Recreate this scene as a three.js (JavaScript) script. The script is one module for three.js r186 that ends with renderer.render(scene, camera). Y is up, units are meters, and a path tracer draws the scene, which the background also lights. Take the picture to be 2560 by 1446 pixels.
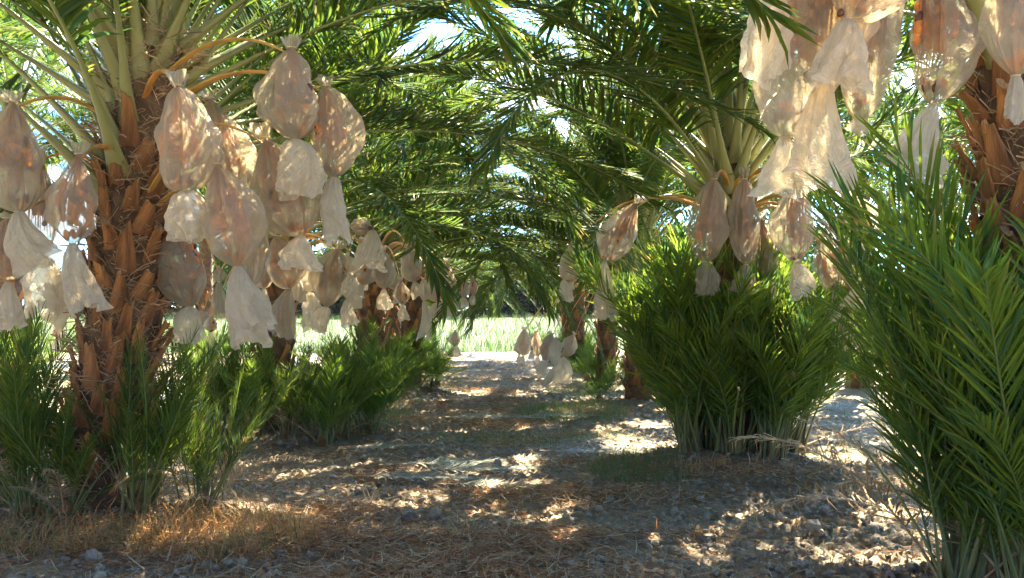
import * as THREE from 'three';
import { Sky } from 'three/addons/objects/Sky.js';
import { mergeGeometries } from 'three/addons/utils/BufferGeometryUtils.js';
import { createNoise2D, createNoise3D } from 'simplex-noise';

// ---------------------------------------------------------------- camera, sky, sun, exposure
const scene = new THREE.Scene();
const camera = new THREE.PerspectiveCamera(36.12, 2560 / 1446, 0.05, 3000);
camera.position.set(0, 1.45, 0);
camera.lookAt(0.0226, 1.45 + 0.0347, -1);
const renderer = new THREE.WebGLRenderer({ antialias: true });
renderer.toneMapping = THREE.LinearToneMapping;
renderer.toneMappingExposure = 13.5;
renderer.shadowMap.enabled = true;
const SUN_AZ = 27 * Math.PI / 180, SUN_EL = 47 * Math.PI / 180;   // behind the trees, to the right of the lane
const sunDir = new THREE.Vector3(Math.sin(SUN_AZ) * Math.cos(SUN_EL), Math.sin(SUN_EL), -Math.cos(SUN_AZ) * Math.cos(SUN_EL));
const sky = new Sky();
sky.name = 'sky';
sky.scale.setScalar(2000);
const su = sky.material.uniforms;
su.sunPosition.value.copy(sunDir);
su.turbidity.value = 10; su.rayleigh.value = 0.6; su.mieCoefficient.value = 0.008; su.mieDirectionalG.value = 0.75;
scene.add(sky);
scene.environmentIntensity = 0.115;
const sun = new THREE.DirectionalLight(new THREE.Color(1, 0.84, 0.6), 5.0);
sun.position.copy(sunDir).multiplyScalar(60);
sun.castShadow = true; sun.shadow.radius = 1;
sun.shadow.camera.left = -30; sun.shadow.camera.right = 30; sun.shadow.camera.top = 30; sun.shadow.camera.bottom = -30; sun.shadow.camera.far = 160;
sun.shadow.mapSize.set(4096, 4096);
scene.add(sun); scene.add(sun.target);

// ---------------------------------------------------------------- helpers
function rng(seed) { let s = seed | 0; return () => { s = (s + 0x6d2b79f5) | 0; let t = Math.imul(s ^ (s >>> 15), 1 | s); t = (t + Math.imul(t ^ (t >>> 7), 61 | t)) ^ t; return ((t ^ (t >>> 14)) >>> 0) / 4294967296; }; }
const n2 = createNoise2D(rng(11)), n2b = createNoise2D(rng(12)), n3 = createNoise3D(rng(13));
const V = (x, y, z) => new THREE.Vector3(x, y, z);
const lerp = THREE.MathUtils.lerp, clamp = THREE.MathUtils.clamp, D2R = Math.PI / 180;
const sstep = (x, a, b) => { const t = clamp((x - a) / (b - a), 0, 1); return t * t * (3 - 2 * t); };
const between = (r, a, b) => a + (b - a) * r();
const used = {};
function numbered(n) { const k = used[n] = (used[n] ?? -1) + 1; return k ? n + '_' + String(k).padStart(3, '0') : n; }
function shade(o) { o.traverse((c) => { if (c.isMesh) { c.castShadow = true; c.receiveShadow = true; } }); return o; }
function tag(o, label, category, group, kind) { o.userData.label = label; if (category) o.userData.category = category; if (group) o.userData.group = group; if (kind) o.userData.kind = kind; return o; }
function thing(name, x, y, z) { const g = new THREE.Group(); g.name = numbered(name); g.position.set(x, y, z); scene.add(g); return g; }
function part(name, geo, mat, parent) { const m = new THREE.Mesh(geo, mat); m.name = name; parent.add(m); return m; }
class Geo {                                                        // collects triangles with a colour for each vertex
  constructor() { this.p = []; this.c = []; this.i = []; this.uv = null; }
  v(x, y, z, c) { this.p.push(x, y, z); this.c.push(c[0], c[1], c[2]); return this.p.length / 3 - 1; }
  vv(v, c) { return this.v(v.x, v.y, v.z, c); }
  t(a, b, c) { this.i.push(a, b, c); }
  q(a, b, c, d) { this.i.push(a, b, c, a, c, d); }
  build(smooth) {
    const g = new THREE.BufferGeometry();
    g.setAttribute('position', new THREE.Float32BufferAttribute(this.p, 3));
    g.setAttribute('color', new THREE.Float32BufferAttribute(this.c, 3));
    if (this.uv) g.setAttribute('uv', new THREE.Float32BufferAttribute(this.uv, 2));
    g.setIndex(this.i);
    if (smooth) g.computeVertexNormals();
    return g;
  }
}
const mul = (c, k) => [c[0] * k, c[1] * k, c[2] * k], mixc = (a, b, k) => [lerp(a[0], b[0], k), lerp(a[1], b[1], k), lerp(a[2], b[2], k)];
function tube(G, pts, radii, sides, col, flat = 1, cap = true) {  // tapered tube along pts; flat squeezes it across
  let prev = null; const up = V(0.13, 0.2, 1).normalize();
  for (let i = 0; i < pts.length; i++) {
    const T = pts[Math.min(i + 1, pts.length - 1)].clone().sub(pts[Math.max(i - 1, 0)]).normalize();
    const B = up.clone().sub(T.clone().multiplyScalar(up.dot(T))).normalize(), N = T.clone().cross(B);
    const ring = [], c = typeof col === 'function' ? col(i / (pts.length - 1)) : col;
    for (let k = 0; k < sides; k++) { const a = k / sides * Math.PI * 2; ring.push(G.vv(pts[i].clone().addScaledVector(B, Math.cos(a) * radii[i]).addScaledVector(N, Math.sin(a) * radii[i] * flat), c)); }
    if (prev) for (let k = 0; k < sides; k++) G.q(prev[k], prev[(k + 1) % sides], ring[(k + 1) % sides], ring[k]);
    prev = ring;
  }
  if (cap) for (let k = 1; k < sides - 1; k++) G.t(prev[0], prev[k], prev[k + 1]);
}
function canvasNoise(size, fn) {                                   // a tiling greyscale or colour DataTexture
  const d = new Uint8Array(size * size * 4);
  for (let y = 0; y < size; y++) for (let x = 0; x < size; x++) { const c = fn(x / size, y / size); const o = (y * size + x) * 4; d[o] = clamp(c[0], 0, 1) * 255; d[o + 1] = clamp(c[1], 0, 1) * 255; d[o + 2] = clamp(c[2], 0, 1) * 255; d[o + 3] = 255; }
  const t = new THREE.DataTexture(d, size, size); t.wrapS = t.wrapT = THREE.RepeatWrapping; t.magFilter = THREE.LinearFilter; t.minFilter = THREE.LinearMipmapLinearFilter; t.generateMipmaps = true; t.needsUpdate = true; return t;
}
const ringNoise = (u, v, f, n) => { const a = u * 6.2832, b = v * 6.2832, k = f / 6.2832; return n(Math.cos(a) * k + Math.sin(b) * k * 0.7, Math.sin(a) * k + Math.cos(b) * k * 0.7 + 5, Math.sin(b) * k * 0.7 - Math.cos(b) * k * 0.4); };

// ---------------------------------------------------------------- materials
const M = {};
M.leaf = new THREE.MeshPhysicalMaterial({ vertexColors: true, roughness: 0.92, transmission: 0.5, thickness: 0, specularIntensity: 0.12, clearcoat: 0.07, clearcoatRoughness: 0.3, side: THREE.DoubleSide });
M.dryLeaf = new THREE.MeshPhysicalMaterial({ vertexColors: true, roughness: 0.95, transmission: 0.25, thickness: 0, side: THREE.DoubleSide });
M.rachis = new THREE.MeshPhysicalMaterial({ vertexColors: true, roughness: 0.55, clearcoat: 0.25, clearcoatRoughness: 0.4 });
const streaks = canvasNoise(256, (u, v) => { const k = 0.72 + 0.2 * ringNoise(u, v * 0.12, 26, n3) + 0.16 * ringNoise(u, v * 0.2, 70, n3) + 0.08 * ringNoise(u, v, 12, n3); return [k, k * 0.96, k * 0.9]; });
M.stub = new THREE.MeshStandardMaterial({ vertexColors: true, roughness: 0.85, map: streaks, bumpMap: streaks, bumpScale: 0.006 });
M.fibre = new THREE.MeshStandardMaterial({ vertexColors: true, roughness: 0.95, side: THREE.DoubleSide });
M.stalk = new THREE.MeshPhysicalMaterial({ vertexColors: true, roughness: 0.5, clearcoat: 0.3, clearcoatRoughness: 0.4 });
const crumple = canvasNoise(512, (u, v) => { const R = (f, o) => 1 - Math.abs(ringNoise(u + o, v, f, n3)); const k = 0.5 * R(7, 0) ** 2 + 0.3 * R(17, 0.3) ** 2 + 0.2 * R(40, 0.6) ** 2; return [k, k, k]; });
const weave = canvasNoise(512, (u, v) => { const st = ringNoise(u, v * 0.1, 60, n3), d = ringNoise(u, v, 5, n3), f = ringNoise(u, v, 120, n3); const k = 0.96 + 0.025 * st + 0.03 * f - 0.06 * Math.max(0, d - 0.25); return [k, k * 0.985, k * (0.96 - 0.03 * Math.max(0, d))]; });
weave.colorSpace = THREE.SRGBColorSpace;
M.cloth = new THREE.MeshPhysicalMaterial({ vertexColors: true, map: weave, bumpMap: crumple, bumpScale: 0.012, roughness: 0.74, transmission: 0.66, thickness: 0, specularIntensity: 0.1, side: THREE.DoubleSide });
M.bagCloth = new THREE.MeshPhysicalMaterial({ vertexColors: true, map: weave, bumpMap: crumple, bumpScale: 0.012, roughness: 0.5, transmission: 0.8, thickness: 0, specularIntensity: 0.1, side: THREE.DoubleSide });
M.net = new THREE.MeshPhysicalMaterial({ vertexColors: true, map: weave, bumpMap: crumple, bumpScale: 0.01, roughness: 0.33, transmission: 0.84, thickness: 0, specularIntensity: 0.2, side: THREE.DoubleSide });
M.twine = new THREE.MeshStandardMaterial({ color: new THREE.Color().setRGB(0.55, 0.43, 0.26), roughness: 0.9 });
M.date = new THREE.MeshPhysicalMaterial({ color: new THREE.Color().setRGB(0.78, 0.29, 0.05), roughness: 0.5, clearcoat: 0.3 });
M.dateDark = new THREE.MeshPhysicalMaterial({ color: new THREE.Color().setRGB(0.1, 0.035, 0.02), roughness: 0.55, clearcoat: 0.2 });
M.dateMix = new THREE.MeshPhysicalMaterial({ vertexColors: true, roughness: 0.5, clearcoat: 0.25 });
M.straw = new THREE.MeshPhysicalMaterial({ color: 0xffffff, roughness: 0.95, transmission: 0.2, thickness: 0, side: THREE.DoubleSide });
M.grass = new THREE.MeshPhysicalMaterial({ color: 0xffffff, roughness: 0.9, transmission: 0.45, thickness: 0, side: THREE.DoubleSide });
M.clod = new THREE.MeshStandardMaterial({ color: 0xffffff, roughness: 1 });
const grain = canvasNoise(512, (u, v) => { const a = ringNoise(u, v, 9, n3) * 0.06 + ringNoise(u, v, 30, n3) * 0.05 + ringNoise(u, v, 90, n3) * 0.06; const k = 0.86 + a; return [k, k * 0.99, k * 0.97]; });
grain.colorSpace = THREE.SRGBColorSpace;
const relief = canvasNoise(512, (u, v) => { const a = 0.5 + ringNoise(u, v, 20, n3) * 0.2 + ringNoise(u, v, 55, n3) * 0.16 + ringNoise(u, v, 140, n3) * 0.12; return [a, a, a]; });
M.soil = new THREE.MeshStandardMaterial({ vertexColors: true, roughness: 1, map: grain, bumpMap: relief, bumpScale: 0.012 });

// ---------------------------------------------------------------- ground
const PALMS = {   // x, z, stem height to the highest leaf bases, lean x, lean z
  a: [-2.82, -6.55, 3.5, 0.36, 0.1], b: [-2.7, -11.0, 3.3, 0.05, 0], c: [-2.2, -16.0, 3.2, 0.1, 0], d: [-1.62, -17.5, 3.2, 0.1, 0], e: [-2.5, -22.5, 3.4, 0, 0], k: [-2.6, -28, 4.9, 0, 0],
  r: [2.85, -4.6, 3.9, -0.05, 0], g: [2.52, -9.15, 3.5, -0.05, 0.05], h: [2.42, -14.6, 3.1, 0, 0], i: [2.42, -18.9, 3.1, 0.1, 0], j: [2.3, -23.9, 3.2, 0, 0], l: [2.5, -29.0, 4.8, 0, 0], m: [-3.1, -2.2, 3.7, 0, 0], p: [-2.8, -32.6, 5.2, 0, 0], q: [2.8, -33.0, 5.2, 0, 0],
};
const ROW2 = [[-9.6, -12], [-9.4, -17.5], [-9.6, -23], [-9.3, -29], [-9.5, -36], [-16, -20], [-16.5, -28], [7.2, -7.5], [7.3, -12.3], [7.2, -17.3], [7.4, -22.5], [7.3, -28.5], [12.5, -15], [12.6, -24], [-9.7, -6.5], [-16.3, -13]];
const bases = [...Object.values(PALMS), ...ROW2];
const isRoad = (x, z) => sstep(x, -7.6, -7.0) * (1 - sstep(x, -5.0 + n2(z * 0.3, 3) * 0.2, -4.2));
const isField = (x, z) => sstep(-z, 33.5 + n2(x * 0.2, 8), 35.5);
function base(x, z) {
  let y = n2(x * 0.35, z * 0.35) * 0.04 + n2(x * 1.1 + 7, z * 1.1) * 0.02;
  for (const b of bases) { const d2 = (x - b[0]) ** 2 + (z - b[1]) ** 2; if (d2 < 6) y += 0.14 * Math.exp(-d2 / 0.9); }
  const end = -z; y += 0.2 * Math.exp(-(((end - 34.2) / 0.8) ** 2)) + 0.045 * clamp(end - 36, 0, 60);       // low bank where the lane meets the field
  return y;
}
function gh(x, z) {
  const rough = (1 - isRoad(x, z) * 0.8) * (1 - isField(x, z)) * sstep(x, -12, -9);
  const k = 0.75 + 0.5 * n2b(x * 0.5, z * 0.5);
  const ridge = 1 - Math.abs(n2(x * 5.2, z * 5.2)), r2 = 1 - Math.abs(n2b(x * 11, z * 11));
  return base(x, z) + rough * k * (0.065 * (ridge - 0.5) + 0.034 * (r2 - 0.5) + 0.016 * n2(x * 24, z * 24)) - isRoad(x, z) * 0.05;
}
const SOIL = [0.34, 0.285, 0.21], SOIL2 = [0.255, 0.215, 0.16], ROADC = [0.42, 0.385, 0.33], FIELD = [0.06, 0.1, 0.025];
{
  const xs = [], zs = [];
  for (let x = 0; x < 5.2; x += 0.028) xs.push(x);
  for (let s = 0.05, x = 5.2; x < 900; x += s, s *= 1.13) xs.push(x);
  const cols = [...xs.slice(1).map((x) => -x).reverse(), ...xs];
  for (let z = 40; z > -1.5; z -= 2.2) zs.push(z);
  for (let d = 1.6; d < 70; d += Math.max(0.016, d * 0.0048)) zs.push(-d);
  for (let s = 0.5, d = 70; d < 1500; d += s, s *= 1.15) zs.push(-d);
  const nx = cols.length, nz = zs.length, p = new Float32Array(nx * nz * 3), c = new Float32Array(nx * nz * 3), uv = new Float32Array(nx * nz * 2), idx = new Uint32Array((nx - 1) * (nz - 1) * 6);
  let o = 0, w = 0, q = 0;
  for (let j = 0; j < nz; j++) for (let i = 0; i < nx; i++) {
    const x = cols[i], z = zs[j];
    p[o] = x; p[o + 1] = gh(x, z); p[o + 2] = z;
    let col = mixc(SOIL, SOIL2, clamp(0.5 + 0.5 * n2(x * 0.9, z * 0.9) + 0.3 * n2b(x * 6, z * 6), 0, 1));
    col = mixc(col, ROADC, isRoad(x, z)); col = mixc(col, mul(FIELD, 0.8 + 0.3 * n2(x * 0.3, z * 0.15)), isField(x, z));
    const grassy = (1 - sstep(x, -12, -9.5)) * (1 - isField(x, z)); col = mixc(col, [0.27, 0.27, 0.11], grassy * 0.7);
    c[o] = col[0]; c[o + 1] = col[1]; c[o + 2] = col[2]; o += 3;
    uv[w++] = x / 1.7; uv[w++] = z / 1.7;
    if (i < nx - 1 && j < nz - 1) { const a = j * nx + i; idx[q++] = a; idx[q++] = a + 1; idx[q++] = a + nx; idx[q++] = a + 1; idx[q++] = a + nx + 1; idx[q++] = a + nx; }
  }
  const g = new THREE.BufferGeometry();
  g.setAttribute('position', new THREE.BufferAttribute(p, 3)); g.setAttribute('color', new THREE.BufferAttribute(c, 3)); g.setAttribute('uv', new THREE.BufferAttribute(uv, 2)); g.setIndex(new THREE.BufferAttribute(idx, 1));
  g.computeVertexNormals();
  const m = new THREE.Mesh(g, M.soil); m.name = 'ground'; scene.add(m); shade(m);
  tag(m, 'tilled dry grey soil of the palm grove lane', 'ground', null, 'structure');
}

// ---------------------------------------------------------------- palm fronds
const GREEN = [0.066, 0.122, 0.013], GREEN2 = [0.135, 0.185, 0.014], TEAL = [0.045, 0.108, 0.04], YELL = [0.34, 0.26, 0.05], DRY = [0.36, 0.25, 0.13], STRAW = [0.45, 0.33, 0.17];
// A frond grows up local +y and bends towards +x. Returns leaflets and rachis.
function frond(r, o) {
  const L = o.len, N = o.n, S = 26, pts = [], tan = [];
  let x = 0, y = 0, z = 0; const twist = between(r, -0.1, 0.1);
  for (let i = 0; i <= S; i++) { const s = i / S, a = (o.bend * Math.pow(s, o.pow ?? 1.5)) * D2R; pts.push(V(x, y, z)); tan.push(V(Math.sin(a), Math.cos(a), twist * s).normalize()); x += Math.sin(a) * L / S; y += Math.cos(a) * L / S; z += twist * s * L / S; }
  const at = (s) => { const f = clamp(s, 0, 0.9999) * S, i = Math.floor(f), k = f - i; return [pts[i].clone().lerp(pts[i + 1], k), tan[i].clone().lerp(tan[i + 1], k).normalize()]; };
  const G = new Geo(), R = new Geo();
  const wb = o.wide ?? 0.075;
  const rr = pts.map((_, i) => { const s = i / S; return Math.max(0.0035, wb * Math.exp(-s * 13) + lerp(0.020, 0.003, s) * (o.thick ?? 1)); });
  const gc = o.dry ? [0.42, 0.29, 0.15] : [0.17, 0.20, 0.06], bc = o.dry ? [0.40, 0.26, 0.13] : [0.26, 0.25, 0.085];
  tube(R, pts, rr, 6, (s) => (o.stalk ? mixc(o.stalk[0], o.stalk[1], sstep(s, 0, 0.25)) : mixc(bc, gc, sstep(s, 0, 0.25))), 0.55);
  const s0 = o.start ?? 0.2, tipDry = o.dry ? 0 : (o.tipDry ?? 0.25), roll = o.roll ?? 0;
  const down = V(0, -1, 0);
  for (let i = 0; i < N; i++) for (const side of [-1, 1]) {
    const s = s0 + (1 - s0) * ((i + 0.5 * (side > 0 ? 1 : 0) + between(r, -0.25, 0.25)) / N), u = clamp((s - s0) / (1 - s0), 0, 1);
    const [P, T] = at(s), B = V(0, 0, side), Nn = B.clone().cross(T).multiplyScalar(side).normalize();   // Nn: the upper side
    if (Nn.dot(V(-T.y, T.x, 0)) < 0) Nn.negate();
    let ll = o.leaf * (u < 0.15 ? lerp(0.5, 1, u / 0.15) : lerp(1.05, 0.5, Math.pow(u, 1.6))) * between(r, 0.85, 1.1);
    const spine = u < 0.06; if (spine) ll *= 0.4;
    const ang = (lerp(o.ang ?? 58, 20, Math.pow(u, 1.2)) + between(r, -9, 9)) * D2R, vee = ((o.vee ?? 22) + between(r, -22, 22)) * D2R + roll;
    const dir = T.clone().multiplyScalar(Math.cos(ang)).addScaledVector(B, Math.sin(ang) * Math.cos(vee)).addScaledVector(Nn, Math.sin(ang) * Math.sin(vee)).normalize();
    const w = (o.lw ?? 0.026) * between(r, 0.85, 1.12) * (spine ? 0.35 : 1) * lerp(1, 0.75, u);
    const across = dir.clone().cross(Nn).normalize(), fold = dir.clone().cross(across).normalize();
    const droop = (o.droop ?? 0.12) * between(r, 0.3, 1.6) * ll;
    const pick = r(), br = between(r, 0.75, 1.25);
    let c0 = o.dry ? mixc(DRY, STRAW, r()) : mixc(mixc(GREEN, GREEN2, r()), TEAL, pick < 0.3 ? 0.8 : 0.1); c0 = mul(c0, br * (o.tone ?? 1));
    const c1 = r() < tipDry ? mixc(YELL, DRY, r()) : c0;
    const st = [[0, 0.35, 0], [0.3, 1, 0.02], [0.68, 0.8, 0.25]], row = [];
    for (const [t, k, dr] of st) {
      const C = P.clone().addScaledVector(dir, ll * t).addScaledVector(down, droop * dr);
      const cc = t > 0.5 ? mixc(c0, c1, 0.25) : c0;
      row.push([G.vv(C.clone().addScaledVector(across, w * 0.5 * k).addScaledVector(fold, w * 0.22 * k), cc), G.vv(C, cc), G.vv(C.clone().addScaledVector(across, -w * 0.5 * k).addScaledVector(fold, w * 0.22 * k), cc)]);
    }
    const tip = G.vv(P.clone().addScaledVector(dir, ll).addScaledVector(down, droop), c1);
    for (let k = 0; k < 2; k++) { G.q(row[k][0], row[k][1], row[k + 1][1], row[k + 1][0]); G.q(row[k][1], row[k][2], row[k + 1][2], row[k + 1][1]); }
    G.t(row[2][0], row[2][1], tip); G.t(row[2][1], row[2][2], tip);
  }
  return { leaf: G.build(false), rachis: R.build(true) };
}
function whole(f) {                                                // one geometry, leaflets and rachis as two material groups
  const a = f.leaf.clone(), b = f.rachis.clone(); a.computeVertexNormals();
  return mergeGeometries([a, b], true);
}
const fr = rng(101);
const CROWN = [], FAR = [], SUCK = [], DRYF = [];
for (let k = 0; k < 10; k++) CROWN.push(frond(fr, { len: between(fr, 4.1, 4.8), n: 106, bend: [35, 46, 56, 64, 72, 80, 90, 52, 70, 98][k], pow: between(fr, 1.3, 1.8), leaf: 0.55, start: 0.17, wide: 0.085, tipDry: 0.3, vee: between(fr, 12, 30), droop: 0.16, lw: 0.038 }));
for (let k = 0; k < 6; k++) FAR.push(whole(frond(fr, { len: between(fr, 4.0, 4.6), n: 72, bend: [40, 55, 70, 80, 92, 62][k], pow: 1.5, leaf: 0.46, start: 0.2, wide: 0.06, lw: 0.04, tipDry: 0.15 })));
for (let k = 0; k < 8; k++) SUCK.push(frond(fr, { len: between(fr, 1.5, 1.9), n: 42, bend: [14, 24, 34, 44, 20, 30, 52, 64][k], pow: 1.6, leaf: 0.5, start: 0.22, ang: 46, wide: 0.02, thick: 0.65, vee: 20, droop: 0.08, lw: 0.018, tone: 1.55, stalk: [[0.15, 0.14, 0.045], [0.10, 0.145, 0.035]], tipDry: 0.2 }));
for (let k = 0; k < 3; k++) DRYF.push(frond(fr, { len: between(fr, 1.2, 1.7), n: 42, bend: [40, 70, 110][k], pow: 1.4, leaf: 0.3, start: 0.2, wide: 0.02, thick: 0.6, vee: 10, droop: 0.5, lw: 0.014, dry: true }));
const NARROW = []; for (let k = 0; k < 8; k++) NARROW.push(frond(fr, { len: between(fr, 1.5, 1.9), n: 38, bend: [8, 14, 20, 28, 12, 22, 36, 48][k], pow: 1.8, leaf: 0.42, start: 0.3, ang: 31, wide: 0.024, thick: 0.8, vee: 16, droop: 0.1, lw: 0.016, tipDry: 0.35, tone: 1.1, stalk: [[0.17, 0.15, 0.05], [0.11, 0.15, 0.035]] }));
const NARROWW = NARROW.map(whole);
const SUCKW = SUCK.map(whole), DRYW = DRYF.map(whole);
const LEAFR = [M.leaf, M.rachis], DRYR = [M.dryLeaf, M.rachis];
function orient(m, az, lean, tilt = 0) { m.rotation.order = 'YXZ'; m.rotation.set(tilt, -az, -lean); return m; }
function addFrond(parent, v, x, y, z, az, lean, tilt, scale, split) {
  let m;
  if (split) { m = part('frond', v.leaf, M.leaf, parent); part('rachis', v.rachis, M.rachis, m); } else m = part('frond', v, LEAFR, parent);
  m.position.set(x, y, z); orient(m, az, lean, tilt); m.scale.setScalar(scale); return m;
}

// ---------------------------------------------------------------- trunks
function stubGeo(r) {
  const G = new Geo(), len = between(r, 0.24, 0.36), W = [0.088, 0.07, 0.052, 0.043].map((w) => w * between(r, 0.85, 1.15)), TH = [0.03, 0.032, 0.026, 0.02], slant = between(r, -0.05, 0.05), rows = [], NS = 10, out = between(r, 0.07, 0.13);
  const c0 = mul([0.30, 0.125, 0.042], between(r, 0.75, 1.2)), c1 = mul([0.58, 0.27, 0.085], between(r, 0.75, 1.2)), streak = []; for (let k = 0; k < NS; k++) streak.push(between(r, 0.45, 1.25));
  for (let i = 0; i < 5; i++) {
    const t = i / 4, f = t * 3, a0 = Math.min(2, Math.floor(f)), kk = f - a0, w = lerp(W[a0], W[a0 + 1], kk), th = lerp(TH[a0], TH[a0 + 1], kk), x = 0.035 + out * Math.pow(t, 1.3), ring = [];
    for (let k = 0; k < NS; k++) { const an = k / NS * 6.2832, a = Math.cos(an), b = Math.sin(an), bb = b < 0 ? b * 0.35 : b * (0.8 + 0.2 * Math.abs(a)); ring.push(G.v(x + bb * th + between(r, -0.003, 0.003), len * t + (i === 4 ? slant * a + between(r, -0.035, 0.03) : 0), a * w + between(r, -0.003, 0.003), mul(mixc(c0, c1, clamp(t * 0.9 + between(r, -0.2, 0.2), 0, 1)), streak[k]))); }
    rows.push(ring);
  }
  for (let i = 0; i < 4; i++) for (let k = 0; k < NS; k++) G.q(rows[i][k], rows[i][(k + 1) % NS], rows[i + 1][(k + 1) % NS], rows[i + 1][k]);
  const cut = mul([0.56, 0.37, 0.18], between(r, 0.75, 1.1)), e = rows[4].map((i) => G.v(G.p[i * 3], G.p[i * 3 + 1] + 0.002, G.p[i * 3 + 2], mul(cut, between(r, 0.7, 1.1)))), mid = G.v(0.035 + out, len - 0.01, 0, mul(cut, 0.75));
  for (let k = 0; k < NS; k++) G.t(e[k], e[(k + 1) % NS], mid);
  G.uv = []; for (let i = 0; i < G.p.length; i += 3) G.uv.push(G.p[i + 2] * 4 + G.p[i] * 3, G.p[i + 1] * 1.2);
  return G.build(false);
}
const STUBS = []; { const r = rng(77); for (let k = 0; k < 14; k++) STUBS.push(stubGeo(r)); }
function trunkGeo(r, H, R) {
  const G = new Geo(), nS = 22, nH = Math.round(H * 18); let prev = null;
  for (let j = 0; j <= nH; j++) {
    const t = j / nH, ring = [], y = -0.25 + (H + 0.25) * t, rad = R * (1 + 0.18 * Math.exp(-Math.max(0, y) * 4)) * (t > 0.85 ? lerp(1, 0.55, (t - 0.85) / 0.15) : 1);
    for (let k = 0; k < nS; k++) { const a = k / nS * 6.2832, q = rad * (1 + 0.08 * n3(Math.cos(a) * 3, y * 9, Math.sin(a) * 3) + 0.03 * (r() - 0.5)); const c = mul(mixc([0.07, 0.04, 0.022], [0.17, 0.10, 0.05], r()), 0.8 + 0.5 * r()); ring.push(G.v(Math.cos(a) * q, y, Math.sin(a) * q, c)); }
    if (prev) for (let k = 0; k < nS; k++) G.q(prev[k], ring[k], ring[(k + 1) % nS], prev[(k + 1) % nS]);
    prev = ring;
  }
  for (let k = 1; k < nS - 1; k++) G.t(prev[0], prev[k + 1], prev[k]);
  return G.build(true);
}
function fibreGeo(r, H, R, n) {                                    // loose fibre mat strands wrapped round the stem
  const G = new Geo();
  for (let i = 0; i < n; i++) {
    let a = r() * 6.2832, y = r() * H, da = between(r, -0.35, 0.35), dy = between(r, -0.05, 0.14), w = between(r, 0.0015, 0.005), q = R * between(r, 1.0, 1.2), out = r() < 0.25 ? between(r, 0.03, 0.2) : 0.01; const c = mul(mixc([0.24, 0.14, 0.07], [0.50, 0.34, 0.18], r()), between(r, 0.5, 1.1)); let pv = null;
    for (let k = 0; k < 4; k++) { const t = k / 3, aa = a + da * t, yy = y + dy * t + between(r, -0.006, 0.006), qq = q + out * t * t; const A = G.v(Math.cos(aa) * qq, yy + w, Math.sin(aa) * qq, c), B = G.v(Math.cos(aa) * qq, yy - w, Math.sin(aa) * qq, c); if (pv) G.q(pv[0], pv[1], B, A); pv = [A, B]; }
  }
  return G.build(false);
}
function stem(g, r, H, R, stubTop, stubs, fibres, lean) {
  const tg = trunkGeo(r, H, R); part('trunk', tg, M.fibre, g);
  const fb = part('fibre', fibreGeo(r, H, R, fibres), M.fibre, g); fb.userData.kind = 'stuff';
  for (let i = 0; i < stubs; i++) {
    const t = i / stubs, a = i * 2.39996 + r() * 0.25, y = 0.05 + (stubTop - 0.05) * t, m = part('leaf_stub', STUBS[Math.floor(r() * STUBS.length)], M.stub, g);
    m.position.set(Math.cos(a) * (R - 0.03), y - 0.06, Math.sin(a) * (R - 0.03)); m.rotation.order = 'YXZ'; m.rotation.set(between(r, -0.22, 0.22), -a, between(r, -0.12, 0.2)); m.scale.set(between(r, 0.75, 1.1), between(r, 0.55, 1.0), between(r, 0.65, 0.95));
  }
}
const palmTop = {};
function palm(key, opt) {
  const [x, z, H, lx, lz] = PALMS[key], r = rng(opt.seed), y0 = base(x, z);
  const g = thing('date_palm', x, y0, z);
  tag(g, opt.label, 'palm tree', 'date palms along the lane');
  g.rotation.set(lz / H, 0, -lx / H);
  const R = opt.R ?? 0.2, low = opt.low ?? 2.25;
  stem(g, r, H, R, low + (opt.over ?? 0.15), opt.stubs ?? 55, opt.fibres ?? 900);
  const n = Math.round((opt.fronds ?? 38) * (opt.more ?? 1.22));
  for (let i = 0; i < n; i++) {
    const u = i / (n - 1), az = i * 2.39996 + (opt.spin ?? 0) + between(r, -0.15, 0.15), rad = R * lerp(0.95, 0.35, u), y = low + (H - low - 0.05) * Math.pow(u, 0.9);
    const lean = (lerp(opt.lean0 ?? 68, 6, Math.pow(u, 0.75)) + between(r, -6, 6)) * D2R;
    const k = Math.floor(clamp((1 - u) * 10 + between(r, -2.5, 2.5), 0, 9.99)), order = [0, 1, 7, 2, 3, 8, 4, 5, 6, 9];
    const jit = between(r, -0.18, 0.18), grow = between(r, 0.9, 1.08), turn = ((az % 6.2832) + 6.2832) % 6.2832;
    if (opt.skip && u < opt.skip[2] && turn > opt.skip[0] && turn < opt.skip[1]) continue;
    addFrond(g, CROWN[order[k]], Math.cos(az) * rad, y, Math.sin(az) * rad, az, lean, jit, lerp(1.0, 0.92, u) * grow * (opt.scale ?? 1), opt.split);
  }
  for (const h of opt.hero ?? []) { const [az, y, lean, v, sc, tilt] = h; addFrond(g, CROWN[v], Math.cos(az) * R * 0.8, y, Math.sin(az) * R * 0.8, az, lean * D2R, tilt ?? 0, sc ?? 1, opt.split); }
  palmTop[key] = { x: x + lx * low / H, z: z + lz * low / H, y0, low, H, R };
  return shade(g);
}
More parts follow.
